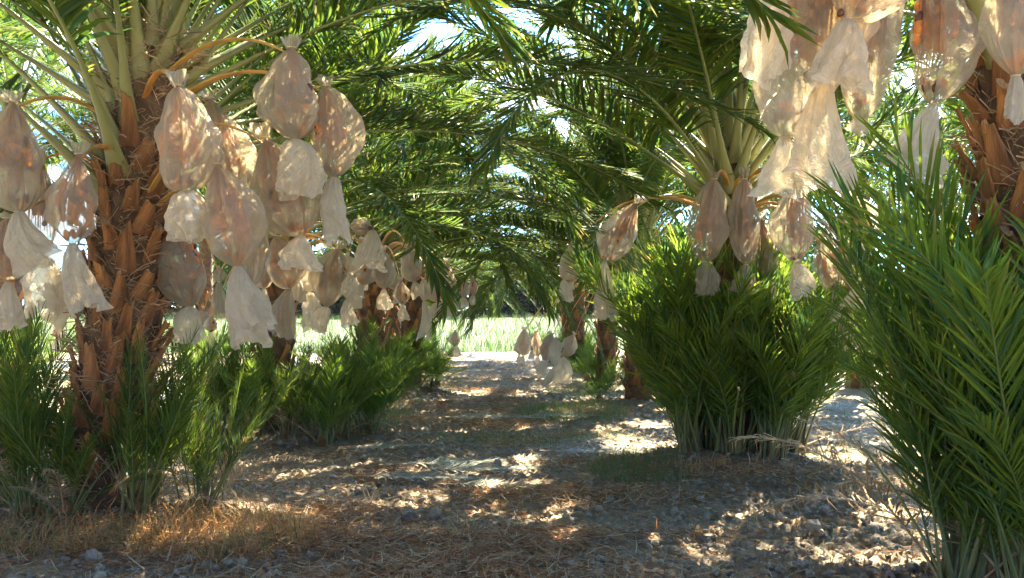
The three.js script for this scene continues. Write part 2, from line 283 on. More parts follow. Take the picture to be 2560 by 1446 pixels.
palm('a', { seed: 1, split: true, stubs: 125, fibres: 6000, fronds: 46, over: 0.5, lean0: 58, R: 0.245, low: 2.2, skip: [0.05, 1.45, 0.55], hero: [[-0.12, 2.75, 62, 7, 1.02, 0.12], [0.12, 2.95, 58, 2, 1, 0.05], [-0.42, 2.55, 70, 1, 1, -0.08], [-0.3, 3.1, 52, 3, 1, 0.1], [-0.75, 2.7, 66, 7, 1, 0], [-0.55, 3.2, 46, 4, 1, 0], [-0.2, 3.35, 42, 5, 1, 0], [-0.95, 3.1, 50, 3, 1, 0], [2.5, 2.9, 58, 4, 1, 0], [2.1, 3.2, 50, 5, 1, 0], [2.9, 2.8, 62, 4, 1, 0], [3.3, 3.0, 56, 3, 1, 0], [-1.3, 3.1, 52, 4, 1, 0], [-2.0, 3.1, 50, 4, 1, 0], [-2.6, 3.0, 54, 4, 1, 0]], label: 'largest date palm with shaggy orange leaf stubs in front at the lane edge' });
palm('r', { seed: 2, split: true, stubs: 120, fibres: 4500, fronds: 24, lean0: 46, hero: [[-1.4, 3.0, 60, 3, 1, 0], [-1.05, 3.2, 52, 2, 1, 0.1], [-1.8, 2.9, 62, 3, 1, 0], [-0.7, 3.0, 60, 3, 1, 0]], R: 0.22, low: 2.6, label: 'near date palm cut by the picture edge behind tall leaf blades' });
palm('g', { seed: 3, split: true, stubs: 40, fibres: 700, fronds: 38, low: 2.5, lean0: 56, hero: [[3.0, 2.5, 46, 0, 1, 0.1], [3.4, 2.7, 36, 1, 1.05, -0.1], [2.7, 2.5, 58, 2, 1, 0], [3.9, 2.6, 50, 1, 1, 0], [3.25, 3.1, 32, 4, 1, 0], [2.9, 3.2, 38, 5, 1, 0], [2.5, 3.0, 42, 5, 1, 0], [3.6, 3.0, 40, 3, 1, 0], [1.3, 2.7, 58, 2, 1, 0], [0.9, 2.8, 52, 3, 1, 0], [0.4, 2.6, 60, 3, 1, 0]], label: 'date palm rising out of a dense skirt of green offshoots' });
palm('b', { hero: [[0, 2.6, 62, 7, 1, 0.1], [0.4, 2.9, 50, 2, 1, 0], [-0.4, 2.5, 68, 2, 1, 0], [0.2, 2.3, 74, 1, 0.95, 0], [0.55, 2.4, 70, 7, 0.95, 0], [-0.15, 2.9, 56, 3, 1, 0], [0.1, 3.2, 26, 6, 1, 0], [0.5, 3.2, 32, 6, 1, 0], [-0.3, 3.2, 36, 5, 1, 0]], seed: 4, split: true, stubs: 45, fibres: 700, low: 2.2, label: 'date palm behind the big palm with a bushy green base and torn net bags' });
palm('c', { hero: [[0.1, 2.5, 64, 7, 1, 0], [0.6, 2.3, 72, 2, 1, 0], [-0.3, 2.6, 58, 2, 1, 0], [0.3, 2.8, 52, 3, 1, 0], [0.2, 3.1, 22, 5, 1, 0], [-0.1, 3.1, 30, 6, 1, 0], [0.5, 3.1, 34, 5, 1, 0]], seed: 5, more: 1.3, stubs: 60, fibres: 600, low: 2.2, R: 0.24, label: 'thicker of the paired shaggy trunks beside the lane', split: true });
palm('d', { seed: 6, more: 1.3, stubs: 50, fibres: 500, low: 2.2, label: 'slimmer of the paired shaggy trunks beside the lane', split: true });
palm('e', { hero: [[0.1, 2.5, 62, 5, 1, 0], [0.5, 2.4, 70, 4, 1, 0]], seed: 7, more: 1.3, stubs: 30, fibres: 200, low: 2.2, fronds: 32, label: 'date palm behind the paired trunks near the field', split: true });
palm('h', { hero: [[3.1, 2.3, 64, 7, 1, 0], [2.6, 2.2, 70, 2, 1, 0], [3.6, 2.4, 58, 2, 1, 0], [2.3, 2.3, 64, 1, 1, 0], [3.0, 3.0, 24, 5, 1, 0], [3.4, 3.0, 30, 6, 1, 0], [2.7, 3.0, 18, 5, 1, 0]], seed: 8, more: 1.3, stubs: 50, fibres: 500, low: 2.0, label: 'date palm with a bare brown trunk foot just past the leafy skirt', split: true });
palm('i', { hero: [[3.1, 2.2, 66, 4, 1, 0], [2.5, 2.3, 60, 3, 1, 0]], seed: 9, more: 1.3, stubs: 45, fibres: 400, low: 2.0, label: 'date palm with small green shoots on its trunk past the lone white bag', split: true });
palm('j', { hero: [[3.1, 2.3, 62, 5, 1, 0], [2.7, 2.2, 72, 4, 1, 0], [3.5, 2.3, 66, 5, 1, 0]], seed: 10, more: 1.3, stubs: 30, fibres: 200, low: 2.0, fronds: 32, label: 'dark-trunked date palm behind the lone white bag', split: true });
palm('k', { hero: [[0.2, 2.8, 80, 3, 1, 0], [-0.3, 3.0, 74, 4, 1, 0], [0.6, 2.7, 84, 2, 1, 0]], seed: 21, stubs: 30, fibres: 100, low: 2.7, fronds: 36, lean0: 85, label: 'farthest date palm on the bushy side of the lane', split: true });
palm('l', { hero: [[2.9, 2.8, 80, 3, 1, 0], [3.4, 3.0, 74, 4, 1, 0], [2.5, 2.7, 84, 2, 1, 0]], seed: 22, stubs: 30, fibres: 100, low: 2.6, fronds: 36, lean0: 85, label: 'farthest date palm behind the far white bags', split: true });
palm('m', { lean0: 44, hero: [[-0.35, 2.75, 68, 3, 1, 0], [-0.72, 2.8, 64, 4, 1, 0], [-0.1, 2.8, 64, 3, 1, 0], [-1.2, 3.0, 56, 3, 1, 0], [-0.52, 3.0, 58, 5, 1, 0]], seed: 31, stubs: 20, fibres: 100, low: 2.5, fronds: 36, label: 'date palm outside the picture whose frond tips hang in at the top', split: true });
palm('p', { hero: [[0.2, 2.9, 82, 3, 1, 0], [0.5, 2.8, 86, 2, 1, 0], [-0.2, 3.1, 76, 4, 1, 0]], seed: 34, stubs: 30, fibres: 60, low: 2.8, fronds: 36, lean0: 88, label: 'last date palm before the field on the bushy side', split: true });
palm('q', { hero: [[2.9, 2.9, 82, 3, 1, 0], [2.6, 2.8, 86, 2, 1, 0], [3.3, 3.1, 76, 4, 1, 0]], seed: 35, stubs: 30, fibres: 60, low: 2.8, fronds: 36, lean0: 88, label: 'last date palm before the field on the far bags side', split: true });
{
  const r = rng(300);
  ROW2.forEach(([x, z]) => {
    const H = between(r, 3.4, 4.6) + (z < -20 ? 1 : 0) + (x < 0 ? 1.5 : 0.4), y0 = base(x, z), g = thing('row_palm', x, y0, z), low = H - 1.7;
    tag(g, x < 0 ? 'hazy green date palm in the rows beyond the pale dirt track' : 'date palm in the rows behind the skirted palm', 'palm tree', x < 0 ? 'date palms beyond the dirt track' : 'date palms of the rows behind the skirted palm');
    part('trunk', trunkGeo(r, H, 0.22), M.fibre, g);
    for (let i = 0; i < 26; i++) { const a = i * 2.39996, m = part('leaf_stub', STUBS[i % 6], M.stub, g); m.position.set(Math.cos(a) * 0.19, 0.1 + i * 0.075, Math.sin(a) * 0.19); m.rotation.order = 'YXZ'; m.rotation.set(0, -a, between(r, -0.2, 0.1)); }
    const n = 42;
    for (let i = 0; i < n; i++) { const u = i / (n - 1), az = i * 2.39996 + between(r, -0.2, 0.2); addFrond(g, FAR[Math.floor(clamp((1 - u) * 5 + between(r, -1, 1.5), 0, 5.99))], Math.cos(az) * 0.15, low + (H - low) * u, Math.sin(az) * 0.15, az, (lerp(55, 6, u) + between(r, -6, 6)) * D2R, between(r, -0.15, 0.15), between(r, 0.9, 1.1), false); }
    for (let i = 0; i < 22; i++) { const az = r() * 6.2832; addFrond(g, SUCKW[i % 8], Math.cos(az) * 0.4, 0.0, Math.sin(az) * 0.4, az, between(r, 5, 55) * D2R, between(r, -0.3, 0.3), between(r, 0.6, 0.95), false); }
    shade(g);
  });
}

// ---------------------------------------------------------------- offshoots at the palm feet
function shootStem(r) { const G = new Geo(), c = mul([0.24, 0.115, 0.045], between(r, 0.7, 1.2)), pts = [0, 0.06, 0.14, 0.22, 0.28].map((y) => V(0, y - 0.05, 0)); tube(G, pts, [0.05, 0.075, 0.07, 0.05, 0.02], 9, (t) => mul(c, 0.7 + 0.6 * r())); return G.build(true); }
function cutStalk(r) { const G = new Geo(), L = between(r, 0.5, 0.95), b = between(r, 0.0, 0.15), pts = [0, 0.33, 0.66, 1].map((t) => V(b * t * t, L * t, 0)); tube(G, pts, [0.018, 0.013, 0.011, 0.009], 6, (t) => mixc([0.22, 0.22, 0.07], [0.16, 0.19, 0.06], t), 0.6, false); const n = G.p.length / 3, e = []; for (let k = n - 6; k < n; k++) e.push(G.v(G.p[k * 3] * 1 + 0.001, G.p[k * 3 + 1] + (k % 6 < 3 ? 0.045 : 0.003), G.p[k * 3 + 2] * 1.5, [0.85, 0.74, 0.52])); for (let k = 1; k < 5; k++) G.t(e[0], e[k], e[k + 1]); return G.build(true); }
const CUTS = [], STEMS = []; { const r = rng(55); for (let k = 0; k < 5; k++) { CUTS.push(cutStalk(r)); STEMS.push(shootStem(r)); } }
function offshoot(x, z, o) {
  const r = rng(o.seed), y = base(x, z), g = thing('palm_offshoot', x, y, z);
  tag(g, o.label, 'palm offshoot', o.group);
  part('stem', STEMS[Math.floor(r() * 5)], M.fibre, g).scale.set((o.stem ?? 1) * 0.8, (o.stem ?? 1) * 0.7, (o.stem ?? 1) * 0.8);
  const count = Math.round(o.n * 1.5);
  for (let i = 0; i < count; i++) {
    const u = i / (count - 1), az = i * 2.39996 + (o.spin ?? 0) + between(r, -0.3, 0.3), lean = (lerp(o.spread ?? 38, 3, u) + between(r, -5, 5)) * D2R;
    let k = Math.floor(clamp((1 - u) * 6 + between(r, -1, 2), 0, 7.99)); k = [0, 4, 1, 5, 2, 3, 6, 7][k];
    const m = addFrond(g, (o.narrow ? (o.split ? NARROW : NARROWW) : (o.split ? SUCK : SUCKW))[k], Math.cos(az) * 0.03 + between(r, -0.09, 0.09), 0.0, Math.sin(az) * 0.03 + between(r, -0.09, 0.09), az, lean, between(r, -0.22, 0.22), (o.size ?? 1) * between(r, 0.6, 1.1), o.split);
    if (o.tx) { m.rotation.x += o.tx; }
  }
  for (let i = 0; i < (o.cuts ?? 0); i++) { const az = r() * 6.2832, m = part('cut_stalk', CUTS[i % 5], M.rachis, g); m.position.set(Math.cos(az) * 0.03, 0.04, Math.sin(az) * 0.03); orient(m, az, between(r, 5, 32) * D2R); m.scale.setScalar((o.size ?? 1) * between(r, 0.8, 1.25)); }
  for (let i = 0; i < (o.dry ?? 0); i++) { const az = r() * 6.2832, m = part('dry_frond', DRYW[i % 3], DRYR, g); m.position.set(Math.cos(az) * 0.03, 0.03, Math.sin(az) * 0.03); orient(m, az, between(r, 15, 60) * D2R); m.scale.setScalar((o.size ?? 1) * between(r, 0.6, 0.9)); }
  if (o.leanx || o.leanz) { g.rotation.z = -(o.leanx ?? 0); g.rotation.x = o.leanz ?? 0; }
  return shade(g);
}
// foot of the largest palm
offshoot(-3.42, -6.55, { narrow: true, seed: 401, n: 13, size: 0.86, spread: 24, cuts: 12, dry: 4, split: true, leanx: -0.06, label: 'tall offshoot with many pale cut stalks left of the largest palm' });
offshoot(-3.75, -6.9, { narrow: true, seed: 402, n: 11, size: 0.8, spread: 42, cuts: 3, split: true, label: 'offshoot spreading out of the picture at the far side of the largest palm' });
offshoot(-2.42, -6.15, { narrow: true, seed: 403, n: 11, size: 0.72, spread: 20, cuts: 11, dry: 3, split: true, leanx: 0.06, label: 'upright offshoot with thick green stalks and orange foot in front of the largest palm' });
offshoot(-2.05, -6.35, { narrow: true, seed: 404, n: 9, size: 0.68, spread: 24, cuts: 8, dry: 3, split: true, leanx: 0.12, label: 'offshoot fanning towards the lane right of the largest palm' });
offshoot(-2.85, -6.05, { narrow: true, seed: 405, n: 8, size: 0.6, spread: 48, cuts: 5, dry: 4, split: true, label: 'low shaded offshoot with dry strands in front of the largest trunk' });
offshoot(-3.15, -6.15, { narrow: true, seed: 406, n: 8, size: 0.66, spread: 28, cuts: 3, dry: 1, split: true, label: 'leaning offshoot between the trunk foot and the tall cut-stalk offshoot' });
// bushy foot of the second palm
{ const r = rng(420); for (let i = 0; i < 12; i++) { const a = i / 12 * 6.2832, q = between(r, 0.45, 0.95); offshoot(-2.42 + Math.cos(a) * q * 1.05, -11.0 + Math.sin(a) * q, { narrow: i % 2, seed: 421 + i, n: 11, size: between(r, 0.62, 0.82), spread: 34, cuts: 2, dry: 1 + i % 2, label: 'dark green offshoot in the bush round the second palm on the bagged side', group: 'offshoots round the second palm' }); } }
// dense skirt of the middle right palm
{ const r = rng(440); for (let i = 0; i < 18; i++) { const a = i / 18 * 6.2832 + 0.2, q = between(r, 0.3, 0.8); const c = Math.cos(a), s = Math.sin(a); offshoot(2.5 + c * q * 0.85, -9.1 + s * q * 0.8, { seed: 441 + i, n: 12, size: between(r, 1.1, 1.4) * (s > 0.1 ? 0.88 : 1), spread: 15, cuts: i % 3 ? 1 : 3, dry: s < 0.3 ? 1 : 0, split: s > 0, leanx: c * 0.11, leanz: s * 0.05, label: 'tall green offshoot in the dense skirt round the palm beside the bare soil', group: 'offshoots in the dense skirt' }); } }
// tall blades at the near right palm
offshoot(2.22, -4.25, { seed: 461, n: 12, size: 1.12, spread: 12, split: true, dry: 2, cuts: 3, leanx: 0.09, label: 'tallest offshoot of the near palm, its long blades reaching out towards the leafy skirt' });
offshoot(2.42, -3.95, { seed: 462, n: 11, size: 1.0, spread: 16, split: true, dry: 2, label: 'offshoot with yellowed tips at the bottom corner by the near palm' });
offshoot(2.68, -4.35, { seed: 463, n: 12, size: 1.25, spread: 18, split: true, dry: 1, label: 'dark tall offshoot against the near trunk' });
offshoot(2.62, -4.75, { seed: 464, n: 12, size: 1.2, spread: 15, split: true, dry: 2, cuts: 3, label: 'sunlit offshoot glowing bright green behind the tallest near offshoot' });
offshoot(2.75, -3.75, { seed: 465, n: 10, size: 1.1, spread: 30, split: true, label: 'offshoot cut by the picture edge closest to the camera' });
offshoot(2.85, -5.15, { seed: 466, n: 11, size: 1.2, spread: 17, split: true, label: 'backlit offshoot behind the near trunk' });
// feet of the farther palms
{ const r = rng(480); const put = (key, n, size, label) => { const [x, z] = PALMS[key]; for (let i = 0; i < n; i++) { const a = i / n * 6.2832 + r(), q = between(r, 0.35, 0.75); offshoot(x + Math.cos(a) * q, z + Math.sin(a) * q, { seed: 481 + Math.floor(r() * 9999), n: 9, size: size * between(r, 0.8, 1.1), spread: 48, label, group: 'offshoots at ' + label.split(' at ')[1] }); } };
  put('c', 7, 0.62, 'sunny offshoot at the foot of the thicker paired trunk'); put('d', 6, 0.66, 'sunny offshoot at the foot of the slimmer paired trunk'); put('e', 5, 0.7, 'hazy offshoot at the palm behind the paired trunks');
  put('h', 2, 0.5, 'small offshoot at the bare brown trunk foot'); put('i', 4, 0.55, 'green offshoot at the trunk past the lone white bag'); put('j', 4, 0.6, 'dim offshoot at the dark trunk behind the lone white bag'); put('k', 4, 0.7, 'hazy offshoot at the farthest palm on the bushy side'); put('l', 4, 0.7, 'hazy offshoot at the farthest palm behind the far bags'); }

// ---------------------------------------------------------------- bagged date bunches
const BAGS = [   // top tie, bottom tie, half width, cloth end, its half width, belly, palm, mode, label
  [[-3.071, 2.844, -5.7], [-3.02, 2.138, -5.7], 0.212, [-2.852, 1.792, -5.68], 0.154, 0.60, "a", 0, "tall beige mesh bag of dates cut by the picture edge beside the big orange-stubbed trunk"],
  [[-3.257, 2.133, -6.0], [-3.236, 1.701, -6.0], 0.169, [-3.193, 1.402, -5.98], 0.095, 0.60, "a", 0, "squat reddish mesh bag under the tall bag at the edge, cloth end hanging straight"],
  [[-3.192, 2.621, -6.3], [-3.165, 1.9, -6.3], 0.156, [-3.128, 1.5, -6.28], 0.159, 0.60, "a", 0, "dim mesh bag hidden between two fuller bags, broad cloth end below it"],
  [[-2.643, 2.511, -5.7], [-2.676, 1.934, -5.7], 0.170, [-2.554, 1.506, -5.68], 0.144, 0.62, "a", 0, "mesh bag with knotted topknot on a curved orange stalk left of the big trunk"],
  [[-3.144, 1.929, -6.7], [-3.152, 1.539, -6.7], 0.106, [-3.288, 1.42, -6.68], 0.106, 0.50, "a", 0, "half-hidden bag behind the big trunk with its cloth end blown sideways"],
  [[-1.948, 2.901, -5.5], [-1.908, 2.24, -5.5], 0.201, [-1.839, 1.954, -5.48], 0.155, 0.62, "a", 1, "fullest mesh bag before the big trunk with white ruffled top and crumpled end"],
  [[-2.069, 3.077, -6.5], [-1.865, 2.268, -6.5], 0.205, [-1.832, 1.915, -6.48], 0.103, 0.60, "a", 0, "pale pink mesh bag behind the fullest bag, hanging at a slant"],
  [[-1.704, 2.415, -5.5], [-1.572, 1.775, -5.5], 0.196, [-1.447, 1.396, -5.48], 0.174, 0.60, "a", 0, "slanting mesh bag with a wide skirt-like cloth end hanging right of the big trunk"],
  [[-2.27, 2.208, -6.5], [-2.195, 1.543, -6.5], 0.183, [-2.199, 1.291, -6.48], 0.117, 0.60, "a", 0, "shaded brown bag of orange dates tight against the side of the big trunk"],
  [[-1.669, 2.341, -6.0], [-1.635, 1.66, -6.0], 0.122, [-1.615, 1.284, -5.98], 0.160, 0.60, "a", 0, "narrow bag behind the slanting bag, its cloth end lowest on the big palm"],
  [[-1.297, 3.205, -5.7], [-1.267, 2.607, -5.7], 0.208, [-1.267, 2.248, -5.68], 0.174, 0.58, "a", 1, "round-bellied mesh bag under drooping leaf tips, bow-shaped cloth end draped on the bag below"],
  [[-1.525, 2.671, -5.95], [-1.279, 2.006, -5.95], 0.225, [-1.284, 1.791, -5.93], 0.150, 0.60, "a", 0, "mesh bag of red dates right below the bow-shaped cloth end"],
  [[-1.11, 3.012, -5.9], [-1.055, 2.395, -5.9], 0.178, [-1.011, 1.974, -5.88], 0.104, 0.55, "a", 0, "mesh bag outermost over the lane on the big palm, narrow cloth end hanging straight"],
  [[-2.282, 2.337, -9.4], [-2.143, 1.779, -9.4], 0.195, [-2.192, 1.29, -9.38], 0.180, 0.60, "b", 1, "sheer torn net bag with dark red dates behind the big palm's bags"],
  [[-1.698, 2.234, -9.8], [-1.825, 1.59, -9.8], 0.212, [-1.885, 1.318, -9.78], 0.106, 0.50, "b", 1, "rounded bag with red strands showing, beside torn netting"],
  [[-1.502, 1.924, -9.6], [-1.561, 1.674, -9.6], 0.097, [-1.513, 1.398, -9.58], 0.091, 0.50, "b", 2, "shred of torn white netting hanging beside the shaggy trunk"],
  [[-1.488, 2.434, -9.3], [-1.258, 2.405, -9.3], 0.101, [-1.303, 2.001, -9.28], 0.176, 0.50, "b", 0, "small bundled bag tipped on its side with a long white cloth below"],
  [[-1.428, 2.128, -10.4], [-1.52, 1.861, -10.4], 0.122, [-1.548, 1.72, -10.38], 0.052, 0.60, "b", 0, "little dark bag under the white cloth with a thin end"],
  [[-1.299, 2.271, -10.6], [-1.287, 1.821, -10.6], 0.139, [-1.274, 1.583, -10.58], 0.110, 0.60, "b", 0, "small pale bag with a starry white knot end in front of the shaggy trunk"],
  [[-2.118, 2.114, -10.2], [-2.097, 1.77, -10.2], 0.127, [-2.076, 1.349, -10.18], 0.143, 0.60, "b", 2, "crumpled white cloth hanging between two net bags"],
  [[-1.2, 2.476, -12.8], [-1.118, 1.991, -12.8], 0.173, [-1.046, 1.783, -12.78], 0.121, 0.58, "c", 0, "pear-shaped bag above the paired shaggy trunks"],
  [[-0.949, 2.223, -13.0], [-0.79, 1.707, -13.0], 0.182, [-0.77, 1.496, -12.98], 0.147, 0.60, "c", 0, "pinkish bag with a spread white end at the lane side of the paired trunks"],
  [[-0.667, 2.313, -13.2], [-0.624, 1.759, -13.2], 0.155, [-0.581, 1.521, -13.18], 0.119, 0.60, "c", 0, "slim bag nearest the lane on the paired trunks"],
  [[-0.976, 2.017, -12.6], [-0.964, 1.722, -12.6], 0.085, [-0.96, 1.195, -12.58], 0.085, 0.50, "c", 2, "long limp brown cloth strip hanging below the paired trunks' bags"],
  [[-0.519, 2.185, -16.0], [-0.504, 1.853, -16.0], 0.108, [-0.489, 1.68, -15.98], 0.079, 0.60, "d", 0, "tiny bag hanging over the lane, wider of two"],
  [[-0.347, 2.218, -16.4], [-0.347, 1.908, -16.4], 0.081, [-0.354, 1.73, -16.38], 0.067, 0.60, "d", 0, "tiny thin bag hanging over the lane, narrower of two"],
  [[-0.806, 1.204, -19.5], [-0.805, 0.871, -19.5], 0.132, [-0.786, 0.644, -19.48], 0.167, 0.60, "e", 0, "pale bag low beside the far end of the lane among leaf tips"],
  [[-1.5, 2.123, -13.6], [-1.468, 1.89, -13.6], 0.104, [-1.453, 1.694, -13.58], 0.074, 0.60, "c", 0, "small bag in the gap between the paired shaggy trunks"],
  [[-3.643, 1.491, -11.6], [-3.656, 1.294, -11.6], 0.094, [-3.631, 1.036, -11.58], 0.099, 0.60, "b", 0, "backlit white bag low over the pale dirt track"],
  [[-4.07, 1.619, -12.6], [-4.084, 1.382, -12.6], 0.091, [-4.081, 1.168, -12.58], 0.074, 0.60, "b", 0, "bright backlit bag end above the grass by the dirt track"],
  [[-2.58, 1.947, -8.4], [-2.567, 1.807, -8.4], 0.064, [-2.568, 1.468, -8.38], 0.083, 0.60, "a", 2, "thin greenish veil of loose netting in the shade beside the slanting bag"],
  [[-5.8, 1.369, -12.0], [-5.797, 1.209, -12.0], 0.081, [-5.811, 1.023, -11.98], 0.070, 0.60, "f", 0, "small bag seen through leaf tips left of the big trunk"],
  [[-2.225, 2.259, -10.0], [-2.178, 1.898, -10.0], 0.140, [-2.185, 1.664, -9.98], 0.113, 0.60, "b", 0, "sunlit bag crowded between the sheer net bag and the red-strand bag"],
  [[-2.659, 2.189, -10.3], [-2.633, 1.81, -10.3], 0.130, [-2.648, 1.496, -10.28], 0.121, 0.60, "b", 0, "bag half covered by the slanting bag's wide skirt"],
  [[-1.684, 2.485, -11.5], [-1.646, 2.132, -11.5], 0.130, [-1.703, 1.862, -11.48], 0.104, 0.60, "b", 0, "pale bag just under the tipped bundled bag"],
  [[-1.324, 2.03, -12.9], [-1.288, 1.67, -12.9], 0.128, [-1.262, 1.449, -12.88], 0.099, 0.60, "c", 0, "drooping bag low in front of the slimmer paired trunk"],
  [[-0.822, 2.173, -14.6], [-0.775, 1.765, -14.6], 0.132, [-0.787, 1.515, -14.58], 0.099, 0.60, "d", 0, "bag behind the slim lane-side bag"],
  [[-1.987, 2.328, -12.2], [-1.892, 1.91, -12.2], 0.149, [-1.871, 1.614, -12.18], 0.127, 0.60, "c", 0, "bag hanging in front of the thicker paired trunk"],
  [[1.367, 3.343, -4.15], [1.335, 3.052, -4.15], 0.178, [1.282, 2.6, -4.13], 0.136, 0.60, "r", 0, "broad pale cloth end hanging from above, outermost on the near palm"],
  [[1.633, 3.459, -4.4], [1.472, 2.365, -4.4], 0.223, [1.448, 2.079, -4.38], 0.139, 0.60, "r", 0, "very long pleated bag over the centre of the near palm's cluster"],
  [[1.686, 3.332, -4.25], [1.622, 2.649, -4.25], 0.182, [1.623, 2.116, -4.23], 0.158, 0.55, "r", 0, "bag with the longest straight-hemmed beige cloth end in the near cluster"],
  [[1.904, 3.243, -4.0], [1.634, 2.833, -4.0], 0.194, [1.584, 2.518, -3.98], 0.140, 0.55, "r", 0, "slanting bag tied at its side with a flared cream cloth end in the near cluster"],
  [[2.139, 3.578, -4.7], [1.982, 2.527, -4.7], 0.159, [1.972, 2.457, -4.68], 0.064, 0.55, "r", 0, "bag with large dark dates glowing in sun behind the near cluster"],
  [[2.331, 3.427, -4.5], [2.285, 2.562, -4.5], 0.185, [2.179, 2.192, -4.48], 0.152, 0.55, "r", 0, "amber bag lit from behind with a long sunlit split end right of the near cluster"],
  [[2.274, 3.149, -3.7], [2.234, 2.49, -3.7], 0.142, [2.219, 2.296, -3.68], 0.050, 0.60, "r", 0, "dusty bag at the top corner beside the near trunk"],
  [[2.048, 2.748, -8.1], [1.957, 1.983, -8.1], 0.186, [1.979, 1.688, -8.08], 0.142, 0.55, "g", 3, "sheer net bag packed with orange dates on the leafy-skirted palm"],
  [[2.334, 2.749, -8.1], [2.341, 1.958, -8.1], 0.150, [2.326, 1.699, -8.08], 0.132, 0.52, "g", 3, "slim net bag with dark scattered dates next to the orange-date bag"],
  [[2.644, 2.429, -8.6], [2.69, 1.879, -8.6], 0.140, [2.709, 1.664, -8.58], 0.078, 0.55, "g", 0, "red-strand bag tucked behind the slim net bag"],
  [[2.748, 2.712, -7.9], [2.74, 1.953, -7.9], 0.203, [2.787, 1.657, -7.88], 0.146, 0.58, "g", 1, "plump pale bag with brown dates under the near cluster's cloth ends"],
  [[3.577, 2.674, -8.7], [3.752, 2.224, -8.7], 0.173, [3.761, 2.043, -8.68], 0.078, 0.55, "g", 0, "pinkish bag behind bright leaf blades on the skirted palm"],
  [[3.045, 2.307, -7.9], [3.31, 1.745, -7.9], 0.217, [3.263, 1.557, -7.88], 0.107, 0.50, "g", 0, "draped bag with white topknot sagging over the leafy skirt"],
  [[3.072, 2.197, -8.2], [3.19, 1.692, -8.2], 0.115, [3.179, 1.45, -8.18], 0.074, 0.50, "g", 0, "thin veil-like bag beneath the draped topknot bag"],
  [[3.559, 1.89, -8.8], [3.57, 1.49, -8.8], 0.119, [3.558, 1.163, -8.78], 0.115, 0.55, "g", 0, "lowest bag right of the leafy skirt with a frayed white end"],
  [[1.447, 2.629, -8.8], [1.124, 2.027, -8.8], 0.183, [1.143, 1.489, -8.78], 0.131, 0.60, "g", 0, "bag on a long orange arm behind the bright leaf blades, long cloth end"],
  [[1.094, 2.501, -11.5], [0.936, 1.969, -11.5], 0.161, [0.944, 1.698, -11.48], 0.114, 0.55, "g", 0, "bag over the lane with a star-shaped sunlit end"],
  [[1.186, 2.4, -11.8], [1.078, 1.956, -11.8], 0.117, [1.039, 1.875, -11.78], 0.059, 0.55, "g", 0, "small pink bag leaning behind the bag with the star-shaped end"],
  [[1.302, 1.222, -14.0], [1.125, 0.863, -14.0], 0.139, [1.122, 0.474, -13.98], 0.183, 0.58, "h", 0, "sunlit white bag hanging alone low over the lane on a curved stalk"],
  [[1.036, 1.184, -15.5], [0.923, 0.737, -15.5], 0.161, [0.852, 0.488, -15.48], 0.105, 0.50, "h", 0, "grey-white bag just behind the lone sunlit bag"],
  [[1.097, 1.111, -15.0], [1.069, 0.673, -15.0], 0.115, [0.865, 0.358, -14.98], 0.081, 0.50, "h", 2, "empty grey cloth trailing down to the soil by the lone bag"],
  [[0.686, 1.227, -19.0], [0.678, 0.68, -19.0], 0.171, [0.634, 0.527, -18.98], 0.086, 0.58, "i", 0, "fat white bag farthest along the lane"],
  [[0.62, 1.008, -19.6], [0.593, 0.699, -19.6], 0.097, [0.575, 0.524, -19.58], 0.080, 0.58, "i", 0, "small bright bag touching the fat far white bag"],
  [[0.914, 1.217, -18.4], [0.955, 0.687, -18.4], 0.116, [0.954, 0.523, -18.38], 0.075, 0.58, "i", 0, "narrow bag between the fat far bag and its trunk"],
  [[0.926, 1.098, -20.5], [0.925, 0.748, -20.5], 0.102, [0.906, 0.546, -20.48], 0.074, 0.58, "i", 0, "smallest pale bag behind the narrow far bag"],
];
const DATE = new THREE.SphereGeometry(1, 9, 7); DATE.scale(0.0185, 0.027, 0.0185);
const CLOTH = [0.93, 0.88, 0.77];
function stain(x, y, z, k) { const s = 0.5 + 0.35 * n3(x * 6, y * 4, z * 6) + 0.2 * n3(x * 17, y * 12, z * 17), f = n3(x * 40, y * 40, z * 40); const d = Math.max(0, s + 0.25 * f - 0.72) * k; return mul(mixc(CLOTH, [0.46, 0.36, 0.24], clamp(d * 1.4, 0, 0.55)), 0.97 + 0.04 * f); }
